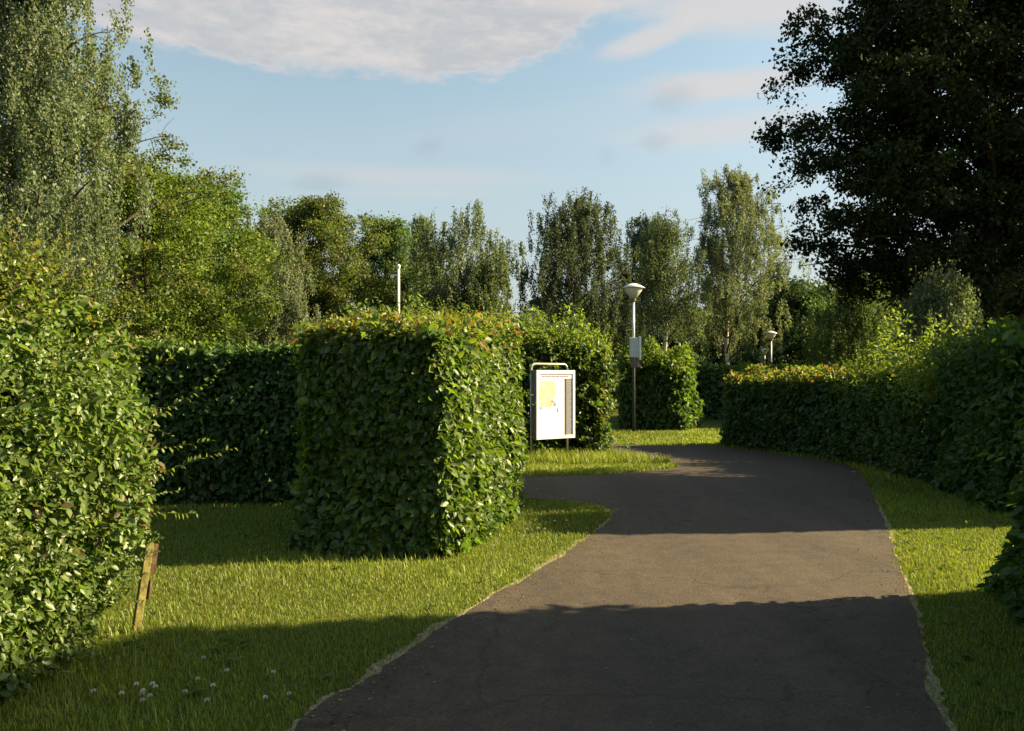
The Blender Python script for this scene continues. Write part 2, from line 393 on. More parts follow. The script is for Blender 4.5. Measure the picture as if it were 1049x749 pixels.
    for _ in range(shoots):
        s = r.random(1) * Ltot; c, t, h = at(s); side = np.array([t[0, 1], -t[0, 0], 0])
        if r.random() > side_shoots:
            p = c[0] + side * r.uniform(-1, 1) * (halfw - 0.08); p[2] = h[0] - 0.06; d = np.array([r.normal(0, .35), r.normal(0, .35), 1.0])
        else:
            sg = 1 if r.random() < .5 else -1; zf_ = r.uniform(.06, 1)
            p = c[0] + side * sg * (halfw - 0.10 + (belly * math.sin(math.pi * zf_) if belly else 0)); p[2] = h[0] * zf_; d = side * sg + np.array([r.normal(0, .45), r.normal(0, .45), r.normal(.35, .5)])
        shoot(p, d, r.uniform(*shoot_len), (tops if (tops is not None and r.random() < .7) else YOUNG) if p[2] > .8 * h[0] else cols + FRESH)
    for p0, d, ln in extra:
        shoot(np.array(p0, float), np.array(d, float), ln, YOUNG + FRESH[1:3], leaf * 1.25)
    link('foliage', lv.mesh(name + '_foliage'), mat or M_HEDGE, root)
    # inner mass of twigs
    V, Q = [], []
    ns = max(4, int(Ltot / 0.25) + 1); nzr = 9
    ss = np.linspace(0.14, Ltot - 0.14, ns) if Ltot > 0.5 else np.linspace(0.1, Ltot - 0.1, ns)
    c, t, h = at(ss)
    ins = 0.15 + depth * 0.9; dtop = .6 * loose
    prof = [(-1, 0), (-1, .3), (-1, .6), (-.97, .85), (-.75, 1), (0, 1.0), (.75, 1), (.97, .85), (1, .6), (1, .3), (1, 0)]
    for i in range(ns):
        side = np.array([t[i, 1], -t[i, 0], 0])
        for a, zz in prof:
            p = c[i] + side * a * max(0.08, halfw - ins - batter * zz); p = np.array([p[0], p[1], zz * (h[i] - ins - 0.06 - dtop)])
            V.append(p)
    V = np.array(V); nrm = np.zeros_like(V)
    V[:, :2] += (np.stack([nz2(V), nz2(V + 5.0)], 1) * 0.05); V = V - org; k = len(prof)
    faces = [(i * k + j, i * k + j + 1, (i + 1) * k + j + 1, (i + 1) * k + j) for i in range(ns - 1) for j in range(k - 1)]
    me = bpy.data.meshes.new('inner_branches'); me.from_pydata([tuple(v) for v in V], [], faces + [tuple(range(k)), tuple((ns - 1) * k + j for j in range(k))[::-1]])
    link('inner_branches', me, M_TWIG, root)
    return root

# ------------------------------------------------------------------ trees
def bez(a, b, c, n):
    t = np.linspace(0, 1, n)[:, None]
    return (1 - t) ** 2 * a + 2 * t * (1 - t) * b + t * t * c
PROF = {
    'broad': lambda t: np.sin(np.pi * (0.12 + 0.86 * t)) ** 0.55,
    'oval': lambda t: np.sin(np.pi * (0.10 + 0.88 * t)) ** 0.75,
    'birch': lambda t: (0.75 + 0.35 * np.sin(np.pi * t)) * np.clip(1.02 - t ** 1.6, 0.04, 1) ** 0.75,
    'mushroom': lambda t: 0.55 + 0.5 * t ** 1.5 * np.clip((1.08 - t) * 6, 0, 1),
    'column': lambda t: 0.9 * np.clip(1.03 - t ** 2.2, 0.05, 1) ** 0.6,
    'oak': lambda t: (.86 + .2 * np.sin(np.pi * t)) * np.clip(1.04 - t ** 3, .05, 1) ** .6,
    'wide': lambda t: np.clip(1.0 - 0.75 * t ** 2, 0.1, 1) ** 0.8,
}
def tree(name, label, loc, H, cb, R, prof, cols, leaves, leaf, seed, trunk_r=0.18, limbs=34, weep=0.0, rise=0.35, clump=0.55, bark=None,
         nodes=7, u0=.28, per=5, mat=None, group=None, sparse=0.0, lean=(0, 0), shape='quad', visible_limb=1.0, cat='tree', flat=1.0, side_r=None):
    r = np.random.default_rng(seed); pf = PROF[prof]
    root = thing(name, label, cat, (loc[0], loc[1], 0), group=group)
    tb = MB(); lb = MB()
    tz = np.linspace(0, H * 0.94, 9); wob = np.cumsum(r.normal(0, 0.012 * H, (9, 2)), axis=0); wob[0] = 0
    tp = np.stack([wob[:, 0] + lean[0] * tz / H, wob[:, 1] + lean[1] * tz / H, tz], 1)
    rad = trunk_r * (1 - 0.93 * (tz / tz[-1]) ** 0.8); rad[0] *= 1.25
    tb.tube([tuple(p) for p in tp], list(rad), 9)
    def trunk_at(z): return np.array([np.interp(z, tz, tp[:, 0]), np.interp(z, tz, tp[:, 1]), z])
    nodesP, nodesW = [], []
    for i in range(limbs):
        t = ((i + 0.5) / limbs) ** 0.9
        z = cb + t * (H - cb) * 0.97; az = i * 2.39996 + r.normal(0, 0.25)
        rr = R * pf(np.array(t)) * r.uniform(0.72, 1.12)
        if side_r is not None: rr *= side_r(az)
        z0 = max(cb * 0.55 if cb > 1 else 0.3, z - rr * rise - 0.3)
        a = trunk_at(min(z0, H * 0.93)); d = np.array([math.cos(az), math.sin(az) * flat, 0])
        e = trunk_at(min(z, H * 0.93)) + d * rr; e[2] = z + r.normal(0, 0.03 * H) - (0.10 * rr if weep else 0)
        m = a * 0.45 + e * 0.55 + np.array([0, 0, rr * 0.28]) + r.normal(0, 0.06 * rr, 3)
        pts = bez(a, m, e, 7); lr = max(0.015, np.interp(z0, tz, rad) * 0.5)
        lb.tube([tuple(p) for p in pts], list(np.linspace(lr, 0.010, 7)), 5)
        for u in np.linspace(u0, 1.0, nodes):
            p = bez(a, m, e, 40)[int(u * 39)]
            q = p + np.clip(r.normal(0, 0.13, 3), -.2, .2) * R * np.array([1, 1, 0.7]) * (0.6 + 0.6 * u)
            q[2] = max(q[2], cb * 0.7 + 0.2)
            nodesP.append(q); nodesW.append(0.6 + u)
            if visible_limb > 0: lb.tube([tuple(p), tuple((p + q) / 2 + r.normal(0, .015 * R, 3)), tuple(q)], [lr * 0.35 * (1.1 - u) + 0.008, 0.010, 0.005], 4)
    # leader tip
    for k in range(5):
        q = trunk_at(H * 0.93) + np.array([r.normal(0, .06 * R), r.normal(0, .06 * R), H * 0.06 * k / 4]); nodesP.append(q); nodesW.append(0.5)
    NP = np.array(nodesP); NW = np.array(nodesW) * r.uniform(0.35, 1.5, len(NP))
    if sparse: NW[r.random(len(NP)) < sparse] = 0
    cnt = r.multinomial(leaves, NW / NW.sum())
    lv = Leaves()
    tone = np.exp(r.normal(0, 0.13, (len(NP), 1)))
    idx = np.repeat(np.arange(len(NP)), cnt); n = len(idx)
    if weep > 0:
        # hanging strands: several per node
        sid = idx * per + r.integers(0, per, n)
        so = r.normal(0, clump * 0.8, (len(NP) * per, 3)); sl = weep * r.uniform(0.25, 1.0, len(NP) * per) ; swing = r.normal(0, 0.10, (len(NP) * per, 2))
        u = r.random(n) ** 0.85
        P = NP[idx] + so[sid] * np.array([1, 1, 0.55]); drop = u * sl[sid]
        P[:, 2] -= drop; P[:, :2] += swing[sid] * drop[:, None]; P += r.normal(0, 0.07, (n, 3))
        D = np.stack([r.normal(0, .5, n), r.normal(0, .5, n), -1 + r.normal(0, .35, n)], 1)
        keep = P[:, 2] > 0.25; P, D, idx = P[keep], D[keep], idx[keep]; n = len(P)
        for s_ in range(0, len(NP) * per, 2):
            nd = s_ // per
            if cnt[nd] > 0:
                a = NP[nd] + so[s_] * np.array([1, 1, .55]); b = a + np.array([swing[s_, 0] * sl[s_], swing[s_, 1] * sl[s_], -sl[s_]])
                if b[2] > 0.2: lb.tube([tuple(a), tuple(b)], [0.006, 0.003], 3)
    else:
        sub = 4; so = r.normal(0, clump * 0.75, (len(NP) * sub, 3)) * np.array([1, 1, .6]); sid = idx * sub + r.integers(0, sub, n)
        P = NP[idx] + so[sid] + r.normal(0, clump * 0.38, (n, 3)) * np.array([1, 1, .7]); P[:, 2] = np.maximum(P[:, 2], 0.3)
        D = r.normal(0, 1, (n, 3)) + np.array([0, 0, -0.3])
    Nn = unit(r.normal(0, 0.7, (n, 3)) + np.array([0, 0, 0.55]))
    L = leaf * np.clip(r.normal(1, 0.25, n), .5, 1.6)
    lv.add(P, D, Nn, L, L * r.uniform(.55, .8, n), palette(n, cols, r, 0.14) * tone[idx], shape)
    tr = tb.build('trunk', bark or M_BARK, root, smooth=True)
    lb.build('limbs', M_BARK if bark is None else M_BARK, root)
    link('crown', lv.mesh(name + '_crown'), mat or M_TREE, root)
    return root

# ================================================================== THE PLACE
# ---- ground, road, verge
def sheet(name, pts, z, mat):
    bm = bmesh.new(); vs = [bm.verts.new((x, y, z)) for x, y in pts]
    bm.faces.new(vs); bmesh.ops.triangulate(bm, faces=bm.faces[:], ngon_method='EAR_CLIP')
    for f in bm.faces:
        if f.normal.z < 0: f.normal_flip()
    me = bpy.data.meshes.new(name); bm.to_mesh(me); bm.free()
    return tag(link(name, me, mat), kind='structure')
g = MB(); S = 900
g.add([(-S, -S, 0), (S, -S, 0), (S, S, 0), (-S, S, 0)], [(0, 1, 2, 3)])
tag(g.build('ground', M_GROUND), kind='structure')
left = [(-1.7, -9), (-1.45, -3), (-1.22, 1.5), gp(300, 749), gp(388, 690), gp(473, 630), gp(560, 580), gp(605, 549), gp(628, 528), gp(612, 517), gp(570, 512.5), (0.1, 11.0), (-1.2, 11.75), (-4, 12.3), (-14, 13.0)]
lane = [(-14, 15.2), (-4, 14.2), (-1, 13.75), gp(545, 488), gp(610, 487), gp(660, 483.5), gp(686, 480.5), gp(694, 478.5), gp(682, 475), (2.62, 15.5), (2.35, 16.7), (1.9, 17.9), (0.6, 18.75), (-3, 19.4), (-12, 20.2)]
right = [(-12, 23.2), (-3, 22.1), (0.5, 20.9), gp(640, 456.0), gp(700, 456.6), gp(745, 459), gp(800, 465.5), gp(868, 478), gp(890, 500), gp(908, 545), gp(940, 640), gp(968, 749), (1.62, 1.5), (1.45, -3), (1.4, -9)]
rnd = random.Random(5)
def rough(pts, amp, m=10):
    q = catmull(pts, m); out = []
    for i, p in enumerate(q):
        d = math.hypot(*p); a = amp if d < 14 else amp * 1.3
        out.append((p[0] + rnd.uniform(-a, a), p[1] + rnd.uniform(-a, a)))
    return out
Lp, Mp, Rp = rough(left, 0.022), rough(lane, 0.022), rough(right, 0.022)
ROAD = Lp + Mp + Rp
sheet('road', ROAD, 0.012, M_ASPHALT)
# sandy grit strip along the edges
def offset_strip(name, pts, w0, w1, z, sgn):
    pts = np.array(pts); t = np.gradient(pts, axis=0); t /= np.linalg.norm(t, axis=1, keepdims=True) + 1e-9
    nrm = np.stack([-t[:, 1], t[:, 0]], 1) * sgn; V, Fc = [], []
    r = np.random.default_rng(3)
    for i in range(len(pts)):
        a = pts[i] - nrm[i] * 0.10; b = pts[i] + nrm[i] * ((w0 + w1) / 2 + (w1 - w0) * (.3 * math.sin(i * .11) + .25 * math.sin(i * .31 + 1)) + r.uniform(-.018, .018))
        V += [(a[0], a[1], z), (b[0], b[1], z)]
    for i in range(len(pts) - 1): Fc.append((2 * i, 2 * i + 1, 2 * i + 3, 2 * i + 2) if sgn < 0 else (2 * i, 2 * i + 2, 2 * i + 3, 2 * i + 1))
    me = bpy.data.meshes.new(name); me.from_pydata(V, [], Fc); me.update()
    tag(link(name, me, M_SAND), kind='structure')
ql = catmull(left[2:11], 30)
offset_strip('road_verge', ql, 0.02, 0.10, 0.006, 1)
offset_strip('road_verge', catmull(right[8:13], 24), 0.0, 0.06, 0.006, 1)

def inside(poly, X, Y):
    poly = np.array(poly); c = np.zeros(len(X), bool); j = len(poly) - 1
    for i in range(len(poly)):
        xi, yi = poly[i]; xj, yj = poly[j]
        if yi != yj:
            m = ((yi > Y) != (yj > Y)) & (X < (xj - xi) * (Y - yi) / (yj - yi) + xi); c ^= m
        j = i
    return c

# ---- grass blades
def grass(name, areas, seed, zs=1.0):
    r = np.random.default_rng(seed); allP = []; allH = []; allW = []
    for (x0, x1, y0, y1, dens, h, w) in areas:
        n = int((x1 - x0) * (y1 - y0) * dens); X = r.uniform(x0, x1, n); Y = r.uniform(y0, y1, n)
        vis = (np.abs(X) < Y * 0.72 + 1.2); X, Y = X[vis], Y[vis]
        jg = .018 + .05 * np.clip(SN_G2(np.stack([X * 3, Y * 3, X * 0], 1)), 0, 1); jx, jy = r.normal(0, 1, len(X)) * jg, r.normal(0, 1, len(X)) * jg
        k = ~inside(ROAD, X + jx, Y + jy); X, Y = X[k], Y[k]
        P = np.stack([X, Y, np.zeros(len(X))], 1); allP.append(P)
        hn = SN_G(P) ; allH.append(h * np.clip(1 + 0.30 * hn, .6, 1.45) * r.uniform(.55, 1.25, len(X))); allW.append(np.full(len(X), w) * r.uniform(.7, 1.3, len(X)))
    P = np.concatenate(allP); H = np.concatenate(allH); W = np.concatenate(allW); n = len(P)
    az = r.uniform(0, 6.283, n); side = np.stack([np.cos(az), np.sin(az), np.zeros(n)], 1); fw = np.stack([-np.sin(az), np.cos(az), np.zeros(n)], 1)
    bend = H * r.uniform(.1, .75, n); up = np.array([0, 0, 1.0])
    V = np.zeros((n, 5, 3), np.float32)
    V[:, 0] = P - side * W[:, None]; V[:, 1] = P + side * W[:, None]
    mid = P + up * (H * .55)[:, None] + fw * (bend * .3)[:, None]
    V[:, 2] = mid + side * (W * .75)[:, None]; V[:, 3] = mid - side * (W * .75)[:, None]
    V[:, 4] = P + up * (H * .95)[:, None] + fw * bend[:, None]
    b = np.arange(n)[:, None] * 5
    Q = b + np.array([[0, 1, 2, 3]]); T = b + np.array([[3, 2, 4]])
    c = palette(n, GRASSY, r, .16); hue = SN_G2(P)[:, None]
    c = c * (1 + .34 * hue) + np.array([.022, .006, 0]) * np.clip(hue, 0, 1)
    dry = r.random(n) < .05; c[dry] = palette(int(dry.sum()), [(.24, .20, .08), (.19, .17, .06)], r)
    me = np_mesh(name, V.reshape(-1, 3), Q, T, np.repeat(c, 5, axis=0))
    return tag(link('grass', me, M_GRASS), 'short mown grass of the verges beside the road', 'grass', kind='stuff')
SN_G = SNoise(np.random.default_rng(11), 2.6, 14); SN_G2 = SNoise(np.random.default_rng(12), 1.3, 14)
grass('grass', [
    (-5.5, 1.9, 3.0, 6.2, 6000, .030, .0020), (-6.5, 2.4, 6.2, 8.2, 4200, .034, .0026), (-6.5, 1.8, 8.2, 11.2, 2200, .042, .0038),
    (1.5, 4.6, 2.6, 6.2, 5500, .030, .0020), (2.2, 6.6, 6.2, 9.5, 3600, .034, .0028), (3.5, 7.0, 9.5, 13, 1100, .055, .0055),
    (-2.5, 0.0, 6.4, 7.6, 300, .09, .003), (-3.4, -1.9, 4.0, 5.6, 500, .08, .003), (-5.5, 1.9, 3.0, 8.2, 60, .075, .0025),
    (-0.5, 3.3, 13.2, 16.5, 1300, .085, .007), (-1.5, 3.0, 15.0, 16.6, 800, .22, .008), (1.5, 7.5, 13, 20, 500, .08, .009),
    (-4, 9, 19.4, 27, 500, .085, .011)], 21)

# ---- fallen leaves, grit and twigs along the road
r_w = np.random.default_rng(55); wl = Leaves(); nw = 420
wx_, wy_ = r_w.uniform(-5, 5, nw), r_w.uniform(3.2, 12, nw) ; kw_ = ~inside(ROAD, wx_, wy_) & (SN_G2(np.stack([wx_, wy_, wx_ * 0], 1)) > -.2); wx_, wy_ = wx_[kw_], wy_[kw_]
for x_, y_ in zip(wx_, wy_):
    m_ = r_w.integers(5, 9); aa = np.arange(m_) * 6.283 / m_ + r_w.uniform(0, 6); ll_ = r_w.uniform(.03, .07, m_)
    wl.add(np.tile([[x_, y_, .012]], (m_, 1)), np.stack([np.cos(aa), np.sin(aa), r_w.uniform(.35, .9, m_)], 1), np.stack([-np.cos(aa) * .5, -np.sin(aa) * .5, np.ones(m_)], 1), ll_, ll_ * r_w.uniform(.3, .5), palette(m_, [(.07, .12, .025), (.10, .15, .03)], r_w), 'leaf', .16, .5)
tag(link('weeds', wl.mesh('weeds'), M_GRASS), 'low broad leaved weeds dotted through the mown grass', 'weeds', kind='stuff')
r_l = np.random.default_rng(77); lv_ = Leaves(); XY = []
edge = np.concatenate([catmull(left[2:11], 40), catmull(right[6:13], 40)]); q_ = edge[r_l.integers(0, len(edge), 1500)] + r_l.normal(0, .16, (1500, 2)); XY.append(q_)
q_ = np.stack([r_l.uniform(-1, 4.5, 260), r_l.uniform(3, 15, 260)], 1); XY.append(q_[inside(ROAD, q_[:, 0], q_[:, 1])])
q_ = np.concatenate(XY); nq_ = len(q_); azl = r_l.uniform(0, 6.283, nq_)
lv_.add(np.stack([q_[:, 0], q_[:, 1], np.full(nq_, .016)], 1), np.stack([np.cos(azl), np.sin(azl), r_l.uniform(0, .25, nq_)], 1), unit(np.stack([r_l.normal(0, .3, nq_), r_l.normal(0, .3, nq_), np.ones(nq_)], 1)),
        r_l.uniform(.008, .035, nq_), r_l.uniform(.006, .02, nq_), palette(nq_, [(.16, .12, .06), (.10, .075, .04), (.22, .18, .11), (.09, .10, .03)], r_l), 'quad')
tag(link('leaf_litter', lv_.mesh('leaf_litter'), M_GRASS), 'small dry leaves and grit scattered along the road edges', 'litter', kind='stuff')

# ---- the hedges
e1 = [((-2.22, 4.75, 1.60), (0.80, 0.25, 0.50), 0.50), ((-2.20, 4.85, 1.34), (0.90, 0.15, 0.36), 0.52), ((-2.20, 4.90, 1.00), (0.90, 0.15, 0.34), 0.50), ((-2.2, 4.8, 1.18), (.9, .2, .05), .36),
      ((-2.5, 4.9, 2.05), (0.35, 0.2, 0.8), 0.34), ((-2.75, 4.8, 2.15), (0.15, 0.1, 0.9), 0.34), ((-2.25, 4.9, 0.82), (0.8, 0.1, -0.15), 0.36), ((-2.4, 4.9, 1.85), (.6, .2, .4), .34)]
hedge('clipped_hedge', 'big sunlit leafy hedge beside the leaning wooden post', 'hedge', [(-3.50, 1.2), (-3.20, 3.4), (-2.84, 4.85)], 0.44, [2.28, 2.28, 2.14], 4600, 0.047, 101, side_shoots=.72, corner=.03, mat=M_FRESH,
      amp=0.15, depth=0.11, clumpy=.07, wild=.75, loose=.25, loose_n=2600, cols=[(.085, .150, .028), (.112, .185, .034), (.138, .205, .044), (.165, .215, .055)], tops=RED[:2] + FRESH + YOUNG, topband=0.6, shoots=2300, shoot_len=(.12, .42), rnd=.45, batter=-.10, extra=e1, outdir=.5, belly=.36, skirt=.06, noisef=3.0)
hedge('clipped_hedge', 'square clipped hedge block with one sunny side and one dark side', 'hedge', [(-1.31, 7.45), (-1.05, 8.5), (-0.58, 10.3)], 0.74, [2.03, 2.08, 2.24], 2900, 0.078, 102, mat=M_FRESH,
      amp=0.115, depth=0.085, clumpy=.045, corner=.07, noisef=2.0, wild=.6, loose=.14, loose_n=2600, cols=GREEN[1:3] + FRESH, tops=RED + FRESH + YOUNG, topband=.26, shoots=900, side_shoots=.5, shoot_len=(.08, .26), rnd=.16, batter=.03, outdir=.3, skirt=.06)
hedge('clipped_hedge', 'long dark hedge in shade behind the square hedge block', 'hedge', [(-11, 10.6), (-6, 10.9), (-1.7, 11.1)], 0.6, 2.08, 1300, 0.08, 103,
      clumpy=.04, wild=.6, amp=0.11, depth=0.08, cols=GREEN, tops=FRESH, topband=.2, shoots=90, rnd=.2)
hedge('broad_bush', 'bright green loose bush right behind the map board', 'bush', [(-3.4, 17.0), (-0.6, 17.4), (2.0, 17.6)], 0.9, [2.5, 2.6, 2.2], 900, 0.105, 104, mat=M_FRESH, side_shoots=.6,
      amp=0.30, depth=0.18, clumpy=.09, wild=.7, loose=.6, loose_n=3600, cols=FRESH + GREEN[:2], tops=FRESH + YOUNG, topband=.5, shoots=1100, shoot_len=(.25, .65), rnd=.5, belly=.12, outdir=.55, noisef=1.6)
hedge('broad_bush', 'rounded bush with a dark face behind the lamp post', 'bush', [(3.6, 26.3), (4.6, 26.0), (5.6, 25.6)], 0.95, [2.2, 2.3, 2.1], 700, 0.13, 105, mat=M_FRESH, side_shoots=.5,
      amp=0.26, depth=0.16, clumpy=.08, wild=.7, loose=.6, loose_n=3200, cols=FRESH[:2] + GREEN, tops=FRESH + YOUNG, topband=.45, shoots=400, shoot_len=(.15, .4), rnd=.7, noisef=1.6)
hedge('clipped_hedge', 'distant low hedge behind the grass beyond the bend', 'hedge', [(6.6, 33.5), (10, 32.6), (15, 31.5)], 0.7, 2.0, 380, 0.16, 111,
      amp=0.15, depth=0.12, clumpy=.06, loose=.2, loose_n=1200, cols=GREEN, tops=FRESH, topband=.4, shoots=60, rnd=.4)
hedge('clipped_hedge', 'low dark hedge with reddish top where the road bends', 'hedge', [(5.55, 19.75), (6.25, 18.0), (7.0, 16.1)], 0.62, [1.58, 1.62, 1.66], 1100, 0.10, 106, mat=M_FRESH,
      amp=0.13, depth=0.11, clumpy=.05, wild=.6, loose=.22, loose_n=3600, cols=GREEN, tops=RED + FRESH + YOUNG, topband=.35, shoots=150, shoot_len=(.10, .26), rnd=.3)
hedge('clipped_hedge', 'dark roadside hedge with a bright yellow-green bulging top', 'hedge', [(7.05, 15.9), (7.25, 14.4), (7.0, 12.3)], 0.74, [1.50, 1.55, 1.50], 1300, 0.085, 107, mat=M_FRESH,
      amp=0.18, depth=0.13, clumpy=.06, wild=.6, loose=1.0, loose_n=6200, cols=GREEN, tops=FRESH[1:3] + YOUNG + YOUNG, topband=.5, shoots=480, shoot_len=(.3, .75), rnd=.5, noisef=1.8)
hedge('clipped_hedge', 'dark shaded hedge between the bright topped hedge and the road edge bush', 'hedge', [(7.0, 12.1), (6.7, 10.7), (6.42, 9.45)], 0.75, [1.92, 1.98, 2.08], 1700, 0.085, 108,
      amp=0.16, depth=0.13, clumpy=.06, wild=.6, loose=.3, loose_n=3000, cols=GREEN, tops=GREEN + FRESH[:1], topband=.4, shoots=200, shoot_len=(.15, .4), rnd=.35)
e2 = [((3.55, 5.0, 1.40), (-0.9, 0.0, 0.38), .58), ((3.5, 5.1, 1.15), (-.9, .1, .1), .42), ((3.6, 5.9, 0.72), (-0.8, -0.1, -0.05), .34), ((3.6, 6.0, 0.55), (-.8, -.1, .1), .28), ((3.4, 5.6, 1.05), (-.8, 0, .3), .22), ((2.75, 3.9, .25), (-.8, .2, .2), .3)]
hedge('roadside_bush', 'dark shaded bush reaching over the grass at the near road edge', 'bush', [(3.1, 2.2), (3.68, 3.9), (4.42, 5.9)], 0.72, [1.85, 1.9, 1.95], 2400, 0.07, 109,
      clumpy=.07, wild=.7, loose=.2, loose_n=2000, amp=0.15, depth=0.13, cols=GREEN, tops=GREEN + FRESH[:1], topband=.4, shoots=130, shoot_len=(.12, .3), rnd=.4, extra=e2, skirt=.1)
hedge('roadside_bush', 'unseen tall bush added to shade the near road', 'bush', [(5.6, 4.25), (6.15, 6.0)], 0.75, [4.8, 5.0], 700, 0.10, 110, amp=.2, depth=.15, cols=GREEN, shoots=60, rnd=.5)  # added out of view, tall enough to shadow the near road and grass
hedge('clipped_hedge', 'unseen tall hedge added to shade the road past the gap', 'hedge', [(6.9, 9.75), (9, 9.98), (13, 10.4)], 0.65, [4.1, 4.3, 4.3], 500, 0.11, 112, amp=.1, depth=.12, cols=GREEN, shoots=60, rnd=.3)  # added out of view to cast the straight shadow edge across the road
hedge('clipped_hedge', 'unseen tall hedge added to shade the road before the side lane', 'hedge', [(8.9, 10.4), (9.1, 12.6)], 0.7, [4.3, 4.3], 500, 0.11, 113, amp=.1, depth=.12, cols=GREEN, shoots=40, rnd=.3)  # also out of view, added to keep sun off the road

# ---- trees
BIR = [(0.1015, 0.1377, 0.0666), (0.1377, 0.1668, 0.094), (0.0841, 0.1189, 0.0548)]
BIRL = [(0.135, 0.162, 0.1013), (0.1688, 0.189, 0.1317), (0.1148, 0.1485, 0.081)]
BIRD = [(0.0413, 0.0618, 0.0334), (0.0578, 0.0825, 0.0446), (0.0715, 0.0935, 0.0557)]
YEL = [(0.1035, 0.1659, 0.0203), (0.1401, 0.1884, 0.0232), (0.0792, 0.1432, 0.0203), (0.1218, 0.1508, 0.0232)]
MID = [(0.0696, 0.1305, 0.029), (0.0943, 0.1522, 0.0377), (0.0551, 0.1044, 0.0232)]
BRO = [(0.1008, 0.105, 0.028), (0.126, 0.119, 0.0364), (0.077, 0.091, 0.0252)]
DRK = [(0.0286, 0.0462, 0.0198), (0.0396, 0.0594, 0.0242), (0.0242, 0.0396, 0.0176)]
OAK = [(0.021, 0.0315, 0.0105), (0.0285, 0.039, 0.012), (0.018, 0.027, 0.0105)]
def P2(px, Y): return (wx(px, Y), Y)
def HT(py, Y): return wz(py, Y)
tree('weeping_birch', 'tall weeping birch rising out of the picture behind the big sunlit hedge', P2(8, 20), 15.5, 2.2, 2.55, 'column', BIR[:2] + BIRL + MID[:1], 195300, 0.073, 201, .2, 46, weep=2.0, rise=.9, clump=.55, bark=M_BIRCH, nodes=7, per=4)
tree('thinning_tree', 'thinly leaved brownish tree with bare twig ends beside the tall weeping birch', P2(72, 25), 11.6, 3.0, 4.3, 'oval', BRO + YEL[:2], 34320, 0.090, 202, .22, 30, rise=.5, clump=.42, nodes=8, sparse=0.5)
tree('spreading_tree', 'broad yellow-green tree above the long dark hedge', P2(150, 29), 9.0, 1.2, 4.40, 'broad', YEL, 110400, 0.104, 203, .24, 40, rise=.4, clump=.55, nodes=7)
tree('upright_tree', 'fresh green upright tree topping the yellow-green spreading tree', P2(218, 42), HT(186, 42), 1.5, 2.99, 'oval', MID, 50700, 0.136, 204, .2, 34, rise=.9, clump=.55)
tree('weeping_birch', 'pale grey-green weeping birch between the yellow-green tree and the brownish round tree', P2(266, 36), HT(216, 36), .8, 2.2, 'column', BIRL, 81600, 0.088, 205, .14, 34, weep=1.6, rise=.9, clump=.4, bark=M_BIRCH, per=3)
tree('round_tree', 'brownish green round tree behind the pale weeping birch', P2(318, 46), HT(204, 46), 1.0, 4.40, 'broad', BRO + YEL[:1] + MID[:1], 94080, 0.136, 206, .25, 40, rise=.4, clump=.65)
tree('upright_tree', 'green upright tree behind the white slender mast', P2(392, 52), HT(227, 52), 1.0, 3.00, 'oval', MID + BIR[:1], 54080, 0.145, 207, .2, 32, rise=.8, clump=.6)
tree('thinning_tree', 'thin wispy topped birch between the mast and the umbrella shaped birch', P2(428, 56), HT(216, 56), 1.0, 1.95, 'birch', BIR, 16800, 0.150, 208, .14, 30, weep=1.2, rise=.8, clump=.35, bark=M_BIRCH)
tree('weeping_birch', 'umbrella shaped weeping birch with an overhanging rounded top', P2(478, 48), HT(213, 48), .8, 3.0, 'mushroom', BIR, 90000, 0.107, 209, .18, 40, weep=2.4, rise=.9, clump=.5, bark=M_BIRCH, u0=.45, per=3)
tree('weeping_birch', 'low drooping birch at the foot of the umbrella shaped birch', P2(500, 46), HT(262, 46), .6, 1.25, 'birch', BIR, 35700, 0.101, 210, .1, 26, weep=1.6, rise=.9, clump=.4, bark=M_BIRCH)
tree('weeping_birch', 'dark broad weeping birch standing behind the lamp post', P2(597, 42), HT(192, 42), .8, 3.7, 'wide', BIRD, 95000, 0.095, 211, .2, 46, weep=1.9, rise=.8, clump=0.5, bark=M_BIRCH, sparse=0.12, u0=.45, per=3)
tree('weeping_birch', 'dark slim birch with a feathery top beside the pale trunked birch', P2(646, 46), HT(217, 46), .8, 1.9, 'column', BIRD + BIR[:1], 66000, 0.094, 212, .14, 34, weep=1.5, rise=.8, clump=.35, bark=M_BIRCH, sparse=.1, u0=.4, per=3)
tree('weeping_birch', 'slim birch showing its long pale trunk right of the lamp post', P2(679, 38), HT(219, 38), 4.6, 1.5, 'column', BIR, 26000, 0.080, 213, .13, 32, weep=1.3, rise=.8, clump=.34, bark=M_BIRCH, u0=.4, per=3)
tree('weeping_birch', 'bright sunlit birch with a white lower trunk', P2(738, 46), HT(167, 46), 4.7, 3.0, 'wide', BIRL, 84000, 0.087, 214, .15, 44, weep=1.5, rise=.8, clump=.42, bark=M_BIRCH, u0=.4, per=3)
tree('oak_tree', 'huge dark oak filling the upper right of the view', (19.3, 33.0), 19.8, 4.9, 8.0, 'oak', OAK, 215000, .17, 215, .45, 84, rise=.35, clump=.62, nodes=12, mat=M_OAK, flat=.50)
tree('weeping_willow', 'soft green weeping tree below the huge oak', P2(874, 48), HT(284, 48), .8, 3.12, 'broad', MID + BIR, 54080, 0.112, 216, .2, 34, weep=1.8, rise=.6, clump=.5)
tree('weeping_birch', 'pale yellow-green birch with thin pale trunk beneath the oak branches', P2(975, 27), HT(276, 27), 1.2, 1.5, 'birch', BIR, 26000, 0.100, 217, .1, 34, weep=1.2, rise=.7, clump=.42, bark=M_BIRCH)
tree('unseen_shade_maple', 'unseen maple added so its crown shades the road', (14.2, 14.0), 9.0, 7.3, 1.8, 'broad', MID, 22000, .15, 218, .12, 34, rise=.3, clump=.45)  # added out of view, crown raised to shadow the road but not the hedge top

